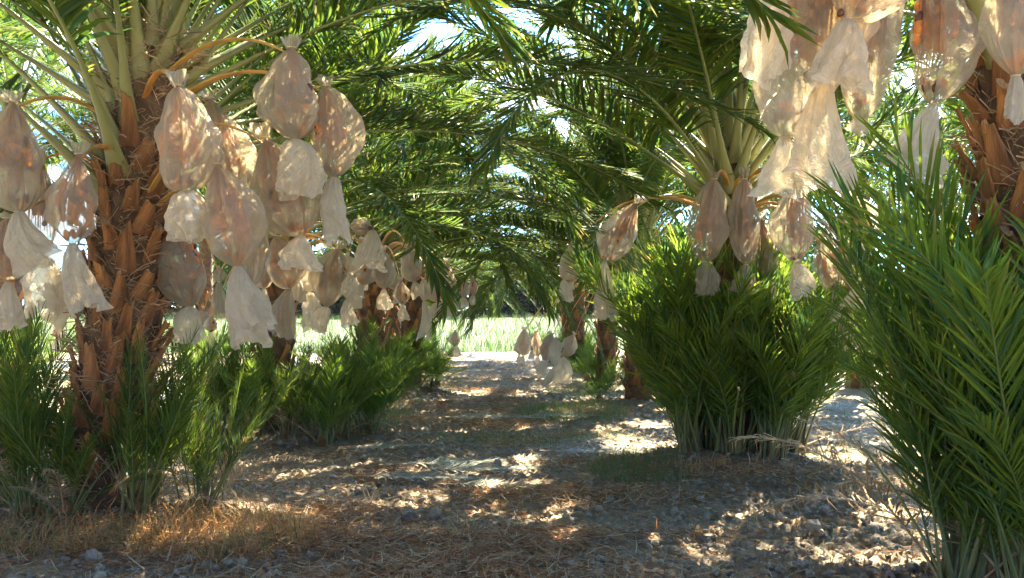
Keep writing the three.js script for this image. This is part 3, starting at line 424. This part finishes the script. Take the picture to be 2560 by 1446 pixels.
function bagGeo(r, A, B, R, belly, hi, folds) {
  const G = new Geo(), nT = hi ? 54 : 26, nA = hi ? 72 : 36, k = Math.log(0.5) / Math.log(belly), L = A.distanceTo(B);
  const ax = B.clone().sub(A).normalize(), e1 = V(0, 0, 1).sub(ax.clone().multiplyScalar(ax.z)).normalize(), e2 = ax.clone().cross(e1).normalize();
  const bow = e2.clone().multiplyScalar(between(r, -0.09, 0.09) * L).addScaledVector(e1, between(r, -0.03, 0.05) * L);
  const deep = []; for (let i = 0; i < folds; i++) deep.push([r() * 6.2832, between(r, 0.1, 0.26), between(r, 0.12, 0.26), between(r, -0.5, 0.5)]);
  const ph = [r() * 6, r() * 6, r() * 6], off = r() * 50, sq = between(r, 0.72, 0.92), collar = -between(r, 0.06, 0.15); let prev = null;
  const n1 = 7 + Math.floor(r() * 4), nn = 13 + Math.floor(r() * 6), sharp = between(r, 0.4, 0.72); G.uv = [];
  for (let j = 0; j <= nT; j++) {
    const t = collar + (1 - collar) * j / nT, ring = [];
    const C = A.clone().lerp(B, t).addScaledVector(bow, t > 0 ? Math.sin(Math.PI * t) : 0);
    const prof = t < 0 ? 0.13 + 0.22 * Math.pow(t / collar, 0.7) : Math.max(0.09, Math.pow(Math.sin(Math.PI * Math.pow(Math.min(t, 1), k)), sharp));
    const tie = t < 0 ? 1 : Math.pow(Math.abs(2 * Math.pow(clamp(t, 0, 1), k) - 1), 1.6);
    for (let a = 0; a < nA; a++) {
      const th = a / nA * 6.2832 - 1.5708; let q = prof;
      const ridge = (1 - Math.abs(Math.sin(th * n1 / 2 + ph[0] + t * 0.8))) ** 2, ridge2 = (1 - Math.abs(Math.sin(th * nn / 2 + ph[1] - t))) ** 2;
      q *= 1 + tie * (0.38 * ridge + 0.2 * ridge2 - 0.2) + (1 - tie) * (0.16 * (1 - Math.abs(Math.sin(th * 2.5 + ph[2] + t * 1.2 + 0.6 * n3(off, t * 2, th)))) ** 2 + 0.07 * ridge - 0.08 + 0.24 * n3(Math.cos(th) * 1.1 + off, t * 2.6, Math.sin(th) * 1.1) + 0.025 * n3(Math.cos(th) * 4 + off, t * 9, Math.sin(th) * 4));
      for (const [d0, dw, dd, sk] of deep) { let dt = th - d0 - sk * t; dt = Math.atan2(Math.sin(dt), Math.cos(dt)); q -= prof * dd * Math.exp(-((dt / dw) ** 2)) * sstep(t, 0.05, 0.4); q += prof * dd * 0.4 * Math.exp(-(((Math.abs(dt) - dw * 1.7) / (dw * 0.7)) ** 2)); }
      const rr = q * R * 0.92, p = C.clone().addScaledVector(e2, Math.cos(th) * rr).addScaledVector(e1, Math.sin(th) * rr * sq);
      if (t < 0) p.addScaledVector(ax, 0.12 * L * 0.14 * Math.sin(th * 3 + ph[2])).addScaledVector(e2, -t * 0.1 * L * Math.sin(ph[0]));
      ring.push(G.vv(p, stain(p.x, p.y, p.z, 0.4))); G.uv.push((th * 0.16 + off) * 2.2, t * L * 2.2);
    }
    if (prev) for (let a = 0; a < nA; a++) G.q(prev[a], prev[(a + 1) % nA], ring[(a + 1) % nA], ring[a]);
    prev = ring;
  }
  return G.build(true);
}
function tailGeo(r, A, B, R, r0, hi) {
  const G = new Geo(), nT = hi ? 34 : 16, nA = hi ? 72 : 32, L = A.distanceTo(B), ax = B.clone().sub(A).normalize(), e1 = V(0, 0, 1).sub(ax.clone().multiplyScalar(ax.z)).normalize(), e2 = ax.clone().cross(e1).normalize();
  const ph = [r() * 6, r() * 6, r() * 6], n1 = 3 + Math.floor(r() * 3), nn = 7 + Math.floor(r() * 4), sq = between(r, 0.3, 0.55), tw = between(r, -0.8, 0.8), off = r() * 50, turn = between(r, -0.5, 0.5); G.uv = []; let prev = null;
  const bow = e2.clone().multiplyScalar(between(r, -0.12, 0.12) * L).addScaledVector(e1, between(r, -0.1, 0.16) * L), flare = between(r, 0.35, 0.95), pinch = between(r, 0, 0.42);
  for (let j = 0; j <= nT; j++) {
    const t = j / nT, ring = [], grow = Math.pow(t, flare), rad = lerp(r0, R, grow * (1 - pinch * sstep(t, 0.45, 1)));
    for (let a = 0; a < nA; a++) {
      const th = a / nA * 6.2832 + tw * t, tt = t * (1 + 0.07 * Math.sin(th * 2 + ph[2]) + 0.05 * n3(Math.cos(th) * 1.5, Math.sin(th) * 1.5, off)), C = A.clone().lerp(B, tt).addScaledVector(bow, Math.sin(Math.PI * Math.min(tt, 1)) * 0.9);
      const amp = 0.34 * (1 - 0.45 * t), q = rad * (1 + amp * (1 - Math.abs(Math.sin(th * nn / 2 + ph[0] + t))) ** 1.5 - amp * 0.4 + 0.28 * t * Math.sin(th * n1 + ph[1] + t * 1.5) + 0.24 * t * n3(Math.cos(th) * 2 + off, t * 3, Math.sin(th) * 2) + 0.05 * t * n3(Math.cos(th) * 6 + off, t * 8, Math.sin(th) * 6));
      const c = Math.cos(th - tw * t + turn), s = Math.sin(th - tw * t + turn), p = C.addScaledVector(e2, c * q).addScaledVector(e1, s * q * lerp(1, sq, t));
      ring.push(G.vv(p, stain(p.x + 7, p.y, p.z, 0.6))); G.uv.push((th * 0.12 + off) * 2.2, t * L * 2.2);
    }
    if (prev) for (let a = 0; a < nA; a++) G.q(prev[a], prev[(a + 1) % nA], ring[(a + 1) % nA], ring[a]);
    prev = ring;
  }
  return G.build(true);
}
function dateSpots(r, A, B, R, belly, n) {                          // fruit set along hanging strands, in uneven clumps
  const out = [], k = Math.log(0.5) / Math.log(belly), strands = Math.max(5, Math.round(n / 7));
  for (let i = 0; i < strands; i++) {
    const a = r() * 6.2832, q = 0.64 * Math.pow(r(), 0.6), t0 = between(r, 0.28, 0.6), cnt = 4 + Math.floor(r() * 7);
    for (let c = 0; c < cnt; c++) { const t = t0 + c * 0.026 * between(r, 0.7, 1.3) * (0.55 / A.distanceTo(B)); if (t > 0.87) break; const pr = Math.pow(Math.sin(Math.PI * Math.pow(t, k)), 0.5) * R * q, aa = a + between(r, -0.14, 0.14), C = A.clone().lerp(B, t); C.x += Math.cos(aa) * pr; C.z += Math.sin(aa) * pr * 0.72; out.push(C); }
  }
  for (let i = 0; i < n * 0.06; i++) { const t = between(r, 0.86, 0.93), a = r() * 6.2832, C = A.clone().lerp(B, t); C.x += Math.cos(a) * R * 0.25; C.z += Math.sin(a) * R * 0.2; out.push(C); }
  return out;
}
BAGS.forEach(([a, b, R, e, tw, belly, key, mode, label], n) => {
  const r = rng(900 + n * 17), A = V(...a), B = V(...b), E = V(...e), O = A.clone(), near = -a[2] < 10;
  const g = thing('bagged_date_bunch', O.x, O.y, O.z);
  tag(g, label, 'date bag', 'mesh bags tied over the date bunches');
  const la = V(0, 0, 0), lb = B.clone().sub(O), le = E.clone().sub(O), cloth = mode === 3 || (n === 13 || n === 30) ? M.net : M.cloth;
  part('bag', bagGeo(r, la, lb, R, belly, near, mode === 2 ? 4 : 3), cloth === M.net || mode === 2 || !near ? cloth : M.bagCloth, g);
  part('cloth_end', tailGeo(r, lb, le, tw, Math.max(0.012, R * 0.1), near), cloth, g);
  const ring = (p, q) => { const t = new THREE.TorusGeometry(q, 0.004, 5, 14); t.rotateX(Math.PI / 2); t.translate(p.x, p.y, p.z); return t; };
  part('tie', ring(lb, Math.max(0.014, R * 0.12)), M.twine, g); part('tie', ring(la, Math.max(0.016, R * 0.16)), M.twine, g);
  if (mode !== 2) {
    const S = new Geo();
    for (let i = 0; i < 26; i++) { const an = r() * 6.2832, q = R * 0.6 * Math.sqrt(r()), t = between(r, 0.5, 0.85), end = lb.clone().multiplyScalar(t).add(V(Math.cos(an) * q, 0, Math.sin(an) * q * 0.8)), mid = lb.clone().multiplyScalar(t * 0.45).add(V(Math.cos(an) * q * 0.75, 0.02, Math.sin(an) * q * 0.6)); tube(S, [la.clone(), mid, end], [0.004, 0.0035, 0.003], 4, mul([0.55, 0.24, 0.09], between(r, 0.7, 1.2)), 1, false); }
    part('strands', S.build(true), M.stalk, g);
    const spots = dateSpots(r, la, lb, R, belly, Math.round((mode === 3 ? 100 : 120) * clamp(R / 0.2, 0.6, 1.4)));
    const dark = [0.5, 0.35, 0.7, 0.25][n % 4] * (mode === 3 && n % 2 ? 1.2 : 1), ds = 1;
    if (mode === 1 || mode === 3) spots.forEach((p) => { const d = part('date', DATE, r() < dark ? M.dateDark : M.date, g); d.position.copy(p); d.rotation.set(between(r, -0.6, 0.6), 0, between(r, -0.6, 0.6)); });
    else {
      const list = spots.map((p) => { const d = DATE.clone().rotateZ(between(r, -0.6, 0.6)).translate(p.x, p.y, p.z); const c = r() < dark ? [0.1, 0.035, 0.02] : mul([0.78, 0.29, 0.05], between(r, 0.7, 1.1)), arr = new Float32Array(d.attributes.position.count * 3); for (let i = 0; i < arr.length; i += 3) arr.set(c, i); d.setAttribute('color', new THREE.BufferAttribute(arr, 3)); return d; });
      part('dates', mergeGeometries(list), M.dateMix, g).userData.kind = 'stuff';
    }
  }
  const pt = palmTop[key];
  if (pt) {                                                         // the orange stalk that carries the bunch
    const S = new Geo(), an = Math.atan2(A.z - pt.z, A.x - pt.x), y1 = pt.y0 + clamp(A.y - pt.y0 - 0.15 + between(r, 0, 0.25), pt.low - 0.1, pt.H - 0.5), P0 = V(pt.x + Math.cos(an) * pt.R * 0.8, y1, pt.z + Math.sin(an) * pt.R * 0.8), P2 = A.clone().add(V(0, -0.05, 0)), d = P0.distanceTo(P2);
    const P1 = P0.clone().lerp(P2, 0.5); P1.y = Math.max(P0.y, P2.y) + 0.28 * d + 0.04; const cv = new THREE.QuadraticBezierCurve3(P0.sub(O), P1.sub(O), P2.sub(O)), pts = cv.getPoints(14);
    const c = mixc([0.62, 0.27, 0.05], [0.5, 0.3, 0.07], r()); tube(S, pts, pts.map((_, i) => lerp(0.034, 0.012, Math.pow(i / 14, 0.7)) * (0.9 + 0.2 * r())), 7, (t) => mul(mixc(c, [0.34, 0.26, 0.07], clamp(n3(t * 5, n, 0) * 0.8, 0, 0.7)), 0.75 + 0.4 * r()), 0.45);
    part('stalk', S.build(true), M.stalk, g);
  } else {
    const S = new Geo(); tube(S, [V(0.1, 0.45, 0), V(0.05, 0.25, 0), V(0, -0.03, 0)], [0.014, 0.012, 0.01], 6, [0.5, 0.28, 0.07]); part('stalk', S.build(true), M.stalk, g);
  }
  shade(g);
});

// ---------------------------------------------------------------- ground cover
function stuff(name, label, category, geo, mat, list) {
  const m = new THREE.InstancedMesh(geo, mat, list.length); m.name = name; const c = new THREE.Color(), d = new THREE.Object3D();
  list.forEach((o, i) => { d.position.set(o.x, o.y, o.z); d.rotation.order = 'YXZ'; d.rotation.set(o.rx ?? 0, o.ry ?? 0, o.rz ?? 0); d.scale.set(o.sx, o.sy ?? o.sx, o.sz ?? o.sx); d.updateMatrix(); m.setMatrixAt(i, d.matrix); m.setColorAt(i, c.setRGB(...o.c)); });
  m.castShadow = m.receiveShadow = true; scene.add(m); tag(m, label, category, null, 'stuff'); return m;
}
function blade(bend, w) { const G = new Geo(), W = [1, 1]; let pv = null; for (let k = 0; k <= 4; k++) { const t = k / 4, a = bend * t, x = (1 - Math.cos(a)) / Math.max(bend, 0.01), y = Math.sin(a) / Math.max(bend, 0.01), ww = w * (1 - t * t * 0.9) * 0.5; const A = G.v(x, y, ww, W.concat(1)), B = G.v(x, y, -ww, W.concat(1)); if (pv) G.q(pv[0], pv[1], B, A); pv = [A, B]; } const g = G.build(true); g.deleteAttribute('color'); return g; }
function lump(seed, d) { const g = new THREE.IcosahedronGeometry(1, d), p = g.attributes.position, o = seed * 9.1; for (let i = 0; i < p.count; i++) { const v = V(p.getX(i), p.getY(i), p.getZ(i)), k = 0.78 + 0.32 * n3(v.x * 1.3 + o, v.y * 1.3, v.z * 1.3) + 0.2 * n3(v.x * 3 + o, v.y * 3, v.z * 3); p.setXYZ(i, v.x * k, v.y * k * 0.7, v.z * k); } g.deleteAttribute('uv'); g.deleteAttribute('normal'); if (d > 1) g.computeVertexNormals(); return g; }
const strawPatch = (x, z) => {                                      // where dry litter lies along the lane
  let k = 0.14 - 0.09 * sstep(x, 0.2, 1.0) + 0.8 * sstep(n2b(x * 0.55 + 3, z * 0.5), 0.15, 0.7) * (1 - sstep(Math.abs(x + 0.3), 1.2, 2.2));
  for (const [cx, cz, rx, rz, w] of [[-0.45, -5.6, 0.75, 0.3, 1.2], [-0.1, -4.9, 1.0, 0.35, 0.7], [0.7, -7.2, 0.7, 0.35, 1.2], [-0.9, -4.6, 0.7, 0.3, 0.6], [-1.7, -5.9, 0.6, 0.5, 1.3], [0.1, -12.5, 1.2, 0.5, 0.9], [-0.3, -15, 1.2, 0.8, 0.9], [-0.2, -18, 1.3, 0.9, 1], [0, -22, 1.3, 1.2, 1], [0, -30, 1.5, 4, 0.9], [2.5, -8.1, 0.9, 0.3, 0.7], [-2.6, -5.7, 1, 0.3, 0.6]]) k += w * Math.exp(-(((x - cx) / rx) ** 2) - (((z - cz) / rz) ** 2));
  return k;
};
{
  const r = rng(700), list = [], sc = [[0.42, 0.19, 0.07], [0.48, 0.26, 0.11], [0.52, 0.36, 0.19], [0.33, 0.15, 0.06], [0.58, 0.46, 0.28]];
  let guard = 0;
  while (list.length < 60000 && guard++ < 900000) { const d = 2.6 * Math.pow(14, Math.pow(r(), 0.8)), x = between(r, -0.62, 0.62) * d, z = -d; if (Math.abs(x) > 4.2 || r() > strawPatch(x, z) * 0.8) continue; const up = r() < 0.12; list.push({ x, y: gh(x, z) + between(r, 0.0, 0.02) + r() * 0.05 * clamp(strawPatch(x, z) - 0.5, 0, 1), z, ry: r() * 6.2832, rz: up ? between(r, 0.2, 1.1) : between(r, 1.3, 1.62), rx: r() * 6.28, sx: between(r, 0.04, 0.2) * (up ? 0.8 : 1), sz: between(r, 0.06, 0.16), c: mul(sc[Math.floor(r() * 5)], between(r, 0.7, 1.1)) }); }
  stuff('straw_litter', 'brown dry straw and leaf litter scattered over the tilled lane', 'straw', blade(0.5, 0.06), M.straw, list);
}
{                                                                   // curled dry orange grass by the largest palm
  const r = rng(710), list = [];
  const put = (n, cx, cz, rx, rz, h0, h1) => { let kx = 0, kz = 0, kh = 1; for (let i = 0; i < n; i++) { if (i % 45 === 0) { const a = r() * 6.2832, q = Math.sqrt(r()); kx = cx + Math.cos(a) * q * rx; kz = cz + Math.sin(a) * q * rz; kh = between(r, 0.4, 1.25); } const x = kx + (r() + r() - 1) * 0.13, z = kz + (r() + r() - 1) * 0.13; list.push({ x, y: gh(x, z) - 0.01 + r() * 0.03, z, ry: r() * 6.2832, rx: between(r, -0.5, 0.5), rz: -between(r, -0.5, 1.2), sx: between(r, h0, h1) * kh, sz: between(r, 0.08, 0.16), c: mul(mixc([0.56, 0.25, 0.07], [0.62, 0.42, 0.17], r()), between(r, 0.7, 1.1)) }); } };
  put(4200, -1.72, -5.8, 0.6, 0.55, 0.1, 0.36); put(2200, -2.7, -5.75, 1.1, 0.45, 0.06, 0.3); put(500, 2.2, -8.15, 0.9, 0.25, 0.06, 0.2); put(500, -2.0, -14.8, 0.7, 0.8, 0.1, 0.4); put(300, 1.9, -13.5, 0.5, 0.5, 0.1, 0.3); put(400, 3.0, -7.2, 0.6, 0.7, 0.05, 0.2);
  stuff('dry_grass', 'tangle of curled orange dry grass beside the palm feet', 'dry grass', blade(1.9, 0.035), M.straw, list);
}
{
  const r = rng(720), list = [];
  const put = (n, cx, cz, rx, rz, h0, h1, c = [0.13, 0.22, 0.045]) => { for (let i = 0; i < n; i++) { const a = r() * 6.2832, q = Math.sqrt(r()), x = cx + Math.cos(a) * q * rx, z = cz + Math.sin(a) * q * rz; list.push({ x, y: gh(x, z) - 0.01, z, ry: r() * 6.2832, rz: -between(r, -0.2, 0.6), sx: between(r, h0, h1), sz: between(r, 0.06, 0.13), c: mul(mixc(c, [0.22, 0.27, 0.07], r()), between(r, 0.7, 1.15)) }); } };
  put(220, -1.65, -5.75, 0.5, 0.5, 0.1, 0.36); put(300, -2.9, -5.6, 0.9, 0.35, 0.1, 0.3); put(1600, 1.35, -8.3, 0.5, 0.7, 0.04, 0.16); put(2200, 0.5, -10.8, 1.4, 0.8, 0.03, 0.12); put(2600, 1.2, -13.6, 0.9, 1.3, 0.05, 0.22); put(500, 0.6, -7.2, 0.7, 0.3, 0.03, 0.1); put(1200, -1.7, -12.5, 0.5, 2, 0.06, 0.25); put(1000, -1.8, -14, 0.7, 2.4, 0.08, 0.3); put(500, 1.6, -18, 0.5, 2.5, 0.08, 0.25); put(600, -1.2, -20, 0.6, 3, 0.08, 0.25); put(500, 3.9, -9, 0.7, 1, 0.04, 0.14); put(60, 0.1, -6.1, 0.5, 0.3, 0.05, 0.16); put(120, -0.6, -9.8, 0.8, 0.6, 0.03, 0.1);
  put(1400, -8.6, -24, 0.9, 9, 0.1, 0.5, [0.2, 0.3, 0.06]); put(1200, -10.5, -14, 2, 6, 0.08, 0.35, [0.25, 0.3, 0.07]); put(600, 6, -15, 1.5, 5, 0.05, 0.25, [0.2, 0.3, 0.06]);
  stuff('grass', 'thin green grass and weeds growing along the lane edges', 'grass', blade(0.8, 0.045), M.grass, list);
  const far = []; for (let i = 0; i < 26000; i++) { const d = 35 + 50 * Math.pow(r(), 1.3), x = between(r, -0.55, 0.5) * d, z = -d; far.push({ x, y: gh(x, z) - 0.02, z, ry: r() * 6.2832, rz: -between(r, -0.2, 0.5), sx: between(r, 0.3, 0.75), sz: between(r, 0.2, 0.6), c: mul(mixc([0.045, 0.11, 0.018], [0.11, 0.16, 0.03], r()), between(r, 0.7, 1.1)) }); }
  stuff('field_grass', 'bright green grass field beyond the end of the lane', 'grass', blade(0.7, 0.06), M.grass, far);
}
{
  const r = rng(730);
  for (let v = 0; v < 3; v++) { const list = []; let guard = 0; while (list.length < 9000 && guard++ < 60000) { const d = 2.4 * Math.pow(9, Math.pow(r(), 0.85)), x = between(r, -0.62, 0.62) * d, z = -d; if (Math.abs(x) > 4.6) continue; const s = 0.005 + 0.036 * Math.pow(r(), 4); list.push({ x, y: gh(x, z) + s * 0.15, z, rx: r() * 0.8, ry: r() * 6.28, rz: r() * 0.8, sx: s * between(r, 0.8, 1.3), sy: s * between(r, 0.6, 1.1), sz: s, c: mul(mixc(SOIL, SOIL2, r()), between(r, 0.85, 1.15)) }); }
    stuff('soil_crumbs', ['fine grey soil crumbs strewn over the tilled ground', 'angular grey soil crumbs strewn over the tilled ground', 'rounded grey soil crumbs strewn over the tilled ground'][v], 'soil', lump(v + 1, 1), M.clod, list); }
  const spots = [[0.62, -4.35, 0.07, 'flat-topped clod of dry earth at the front of the bare soil'], [1.35, -4.5, 0.075, 'sharp-edged pale clod with a shaded side in the foreground'], [1.0, -4.1, 0.06, 'blunt clod near the lower edge of the tilled soil'], [2.15, -5.9, 0.075, 'tall rounded clod standing alone in the shaded soil'], [0.05, -8.6, 0.07, 'bright lump of earth in the sunny strip of the lane'], [0.2, -8.9, 0.06, 'second bright lump close behind the sunny strip'], [-0.6, -6.5, 0.07, 'sunlit clod behind the brown straw heap'], [-0.42, -6.55, 0.06, 'smaller sunlit clod next to the straw heap'], [-2.33, -5.3, 0.075, 'large grey clod under the largest palm\'s offshoots'], [3.3, -7.9, 0.07, 'pale clod in the sunny gap right of the leafy skirt'], [3.6, -8.4, 0.06, 'rounded clod farther back in the sunny gap'], [1.75, -5.0, 0.05, 'small dark clod in the shaded soil'], [-1.2, -5.0, 0.06, 'pale clod near the dry orange grass'], [2.5, -6.9, 0.06, 'clod below the leafy skirt beside a straw piece']];
  spots.forEach(([x, z, s, label], i) => { const m = new THREE.Mesh(lump(20 + i, 2), new THREE.MeshStandardMaterial({ color: new THREE.Color().setRGB(...mul(SOIL, between(r, 0.85, 1.05))), roughness: 1, bumpMap: relief, bumpScale: 0.006 })); m.name = numbered('earth_clod'); m.position.set(x, gh(x, z) + s * 0.3, z); m.rotation.set(r(), r() * 6, r()); m.scale.set(s * between(r, 0.9, 1.3), s, s * between(r, 0.8, 1.1)); scene.add(m); shade(m); tag(m, label, 'earth clod', 'larger earth clods'); });
}
{                                                                   // cut fronds lying across the lane
  const r = rng(740), grey = [0.25, 0.285, 0.22];
  const list = [[-0.9, -8.4, 0.05, 0.75, 'pale grey-green cut frond lying across the shaded lane, longest of all'], [-1.3, -8.0, -0.12, 0.6, 'cut frond with bleached tips lying in front of the longest one'], [-0.2, -8.9, 0.1, 0.7, 'cut frond lying behind the longest one towards the leafy skirt'], [0.5, -9.4, -0.08, 0.6, 'cut frond reaching the leafy skirt on the shaded strip'], [-1.6, -9.6, 0.3, 0.5, 'straw-coloured frond piece beside the second palm\'s bush'], [-0.9, -12.6, 0.02, 0.75, 'grey frond lying across the lane in the second shaded strip'], [0.3, -12.9, 0.1, 0.6, 'short grey frond beside the weeds on the lane'], [-1.1, -8.7, 0.18, 0.7, 'cut frond crossing over the longest one at a slant'], [-0.5, -7.7, -0.2, 0.55, 'cut frond nearest the brown straw heap'], [0.9, -9.0, 0.25, 0.55, 'cut frond beside the grass at the leafy skirt']];
  const f = frond(r, { len: 2.2, n: 60, bend: 14, leaf: 0.32, start: 0.15, wide: 0.02, thick: 0.5, vee: 3, droop: 0.1, lw: 0.028, dry: true });
  const c = f.leaf.attributes.color; for (let i = 0; i < c.count; i++) { const k = between(r, 0.8, 1.1); c.setXYZ(i, grey[0] * k, grey[1] * k, grey[2] * k); }
  list.forEach(([x, z, az, s, label]) => { const g = thing('fallen_frond', x, base(x, z) + 0.065, z); const m = part('leaflets', f.leaf, M.dryLeaf, g), q = part('rachis', f.rachis, M.rachis, g); for (const o of [m, q]) { o.rotation.order = 'YXZ'; o.rotation.set(0.1, az, -Math.PI / 2 + 0.02); o.scale.set(s * 0.35, s, s); } tag(g, label, 'cut frond', 'cut fronds on the lane'); shade(g); });
}

// ---------------------------------------------------------------- trees beyond the field
{
  const r = rng(800);
  const leafCard = (() => { const G = new Geo(); G.t(G.v(-0.5, 0, 0, [1, 1, 1]), G.v(0.5, 0.1, 0.1, [1, 1, 1]), G.v(0, 0.9, -0.1, [1, 1, 1])); const g = G.build(false); return g; })();
  const spots = [...Array.from({ length: 16 }, (_, i) => [-34 + i * 4.6 + (i * 37 % 7) * 0.3, -74 - (i * 53 % 5), 3.4 + (i * 29 % 5) * 0.35, 7]), [-30, -88, 9, 10], [-22, -86, 8, 9], [-15, -90, 9, 10], [-9, -84, 7, 9], [-4, -88, 8, 9], [1.5, -86, 6.5, 8], [6, -91, 8, 9], [11, -86, 7, 8], [17, -90, 9, 10], [24, -87, 8, 9], [31, -90, 9, 10]];
  spots.forEach(([x, z, h, w], i) => {
    const g = thing(h < 6 ? 'field_shrub' : 'field_tree', x, base(x, z), z), T = new Geo(); tube(T, [V(0, -0.2, 0), V(0.1, h * 0.3, 0), V(0, h * 0.7, 0)], [0.3, 0.24, 0.1], 7, [0.16, 0.11, 0.07]); part('trunk', T.build(true), M.fibre, g);
    const C = new Geo(); const cl = []; for (let k = 0; k < 26; k++) { const a = r() * 6.2832, e = between(r, -0.6, 1), q = Math.sqrt(1 - e * e * 0.8) * w * 0.42 * between(r, 0.5, 1); cl.push([Math.cos(a) * q, h * 0.44 + e * h * 0.46, Math.sin(a) * q, between(r, 1.0, 1.8)]); }
    for (const [cx, cy, cz, cr] of cl) for (let k = 0; k < 110; k++) { const d = V(between(r, -1, 1), between(r, -1, 1), between(r, -1, 1)).normalize().multiplyScalar(cr * Math.cbrt(r())), col = mul([0.035, 0.07, 0.035], between(r, 0.7, 1.3)), p = V(cx, cy, cz).add(d), s = 0.42; const q = () => p.clone().add(V(between(r, -s, s), between(r, -s, s), between(r, -s, s))); C.t(C.vv(q(), col), C.vv(q(), col), C.vv(q(), col)); }
    part('crown', C.build(false), M.leaf, g); h < 6 ? tag(g, 'dense green shrub along the far edge of the grass field', 'shrub', 'shrubs along the far field edge') : tag(g, 'hazy bluish tree in the row beyond the bright grass field', 'tree', 'trees beyond the field'); shade(g);
  });
}
scene.fog = new THREE.FogExp2(new THREE.Color(1.0, 0.97, 0.9), 0.0001);
renderer.render(scene, camera);
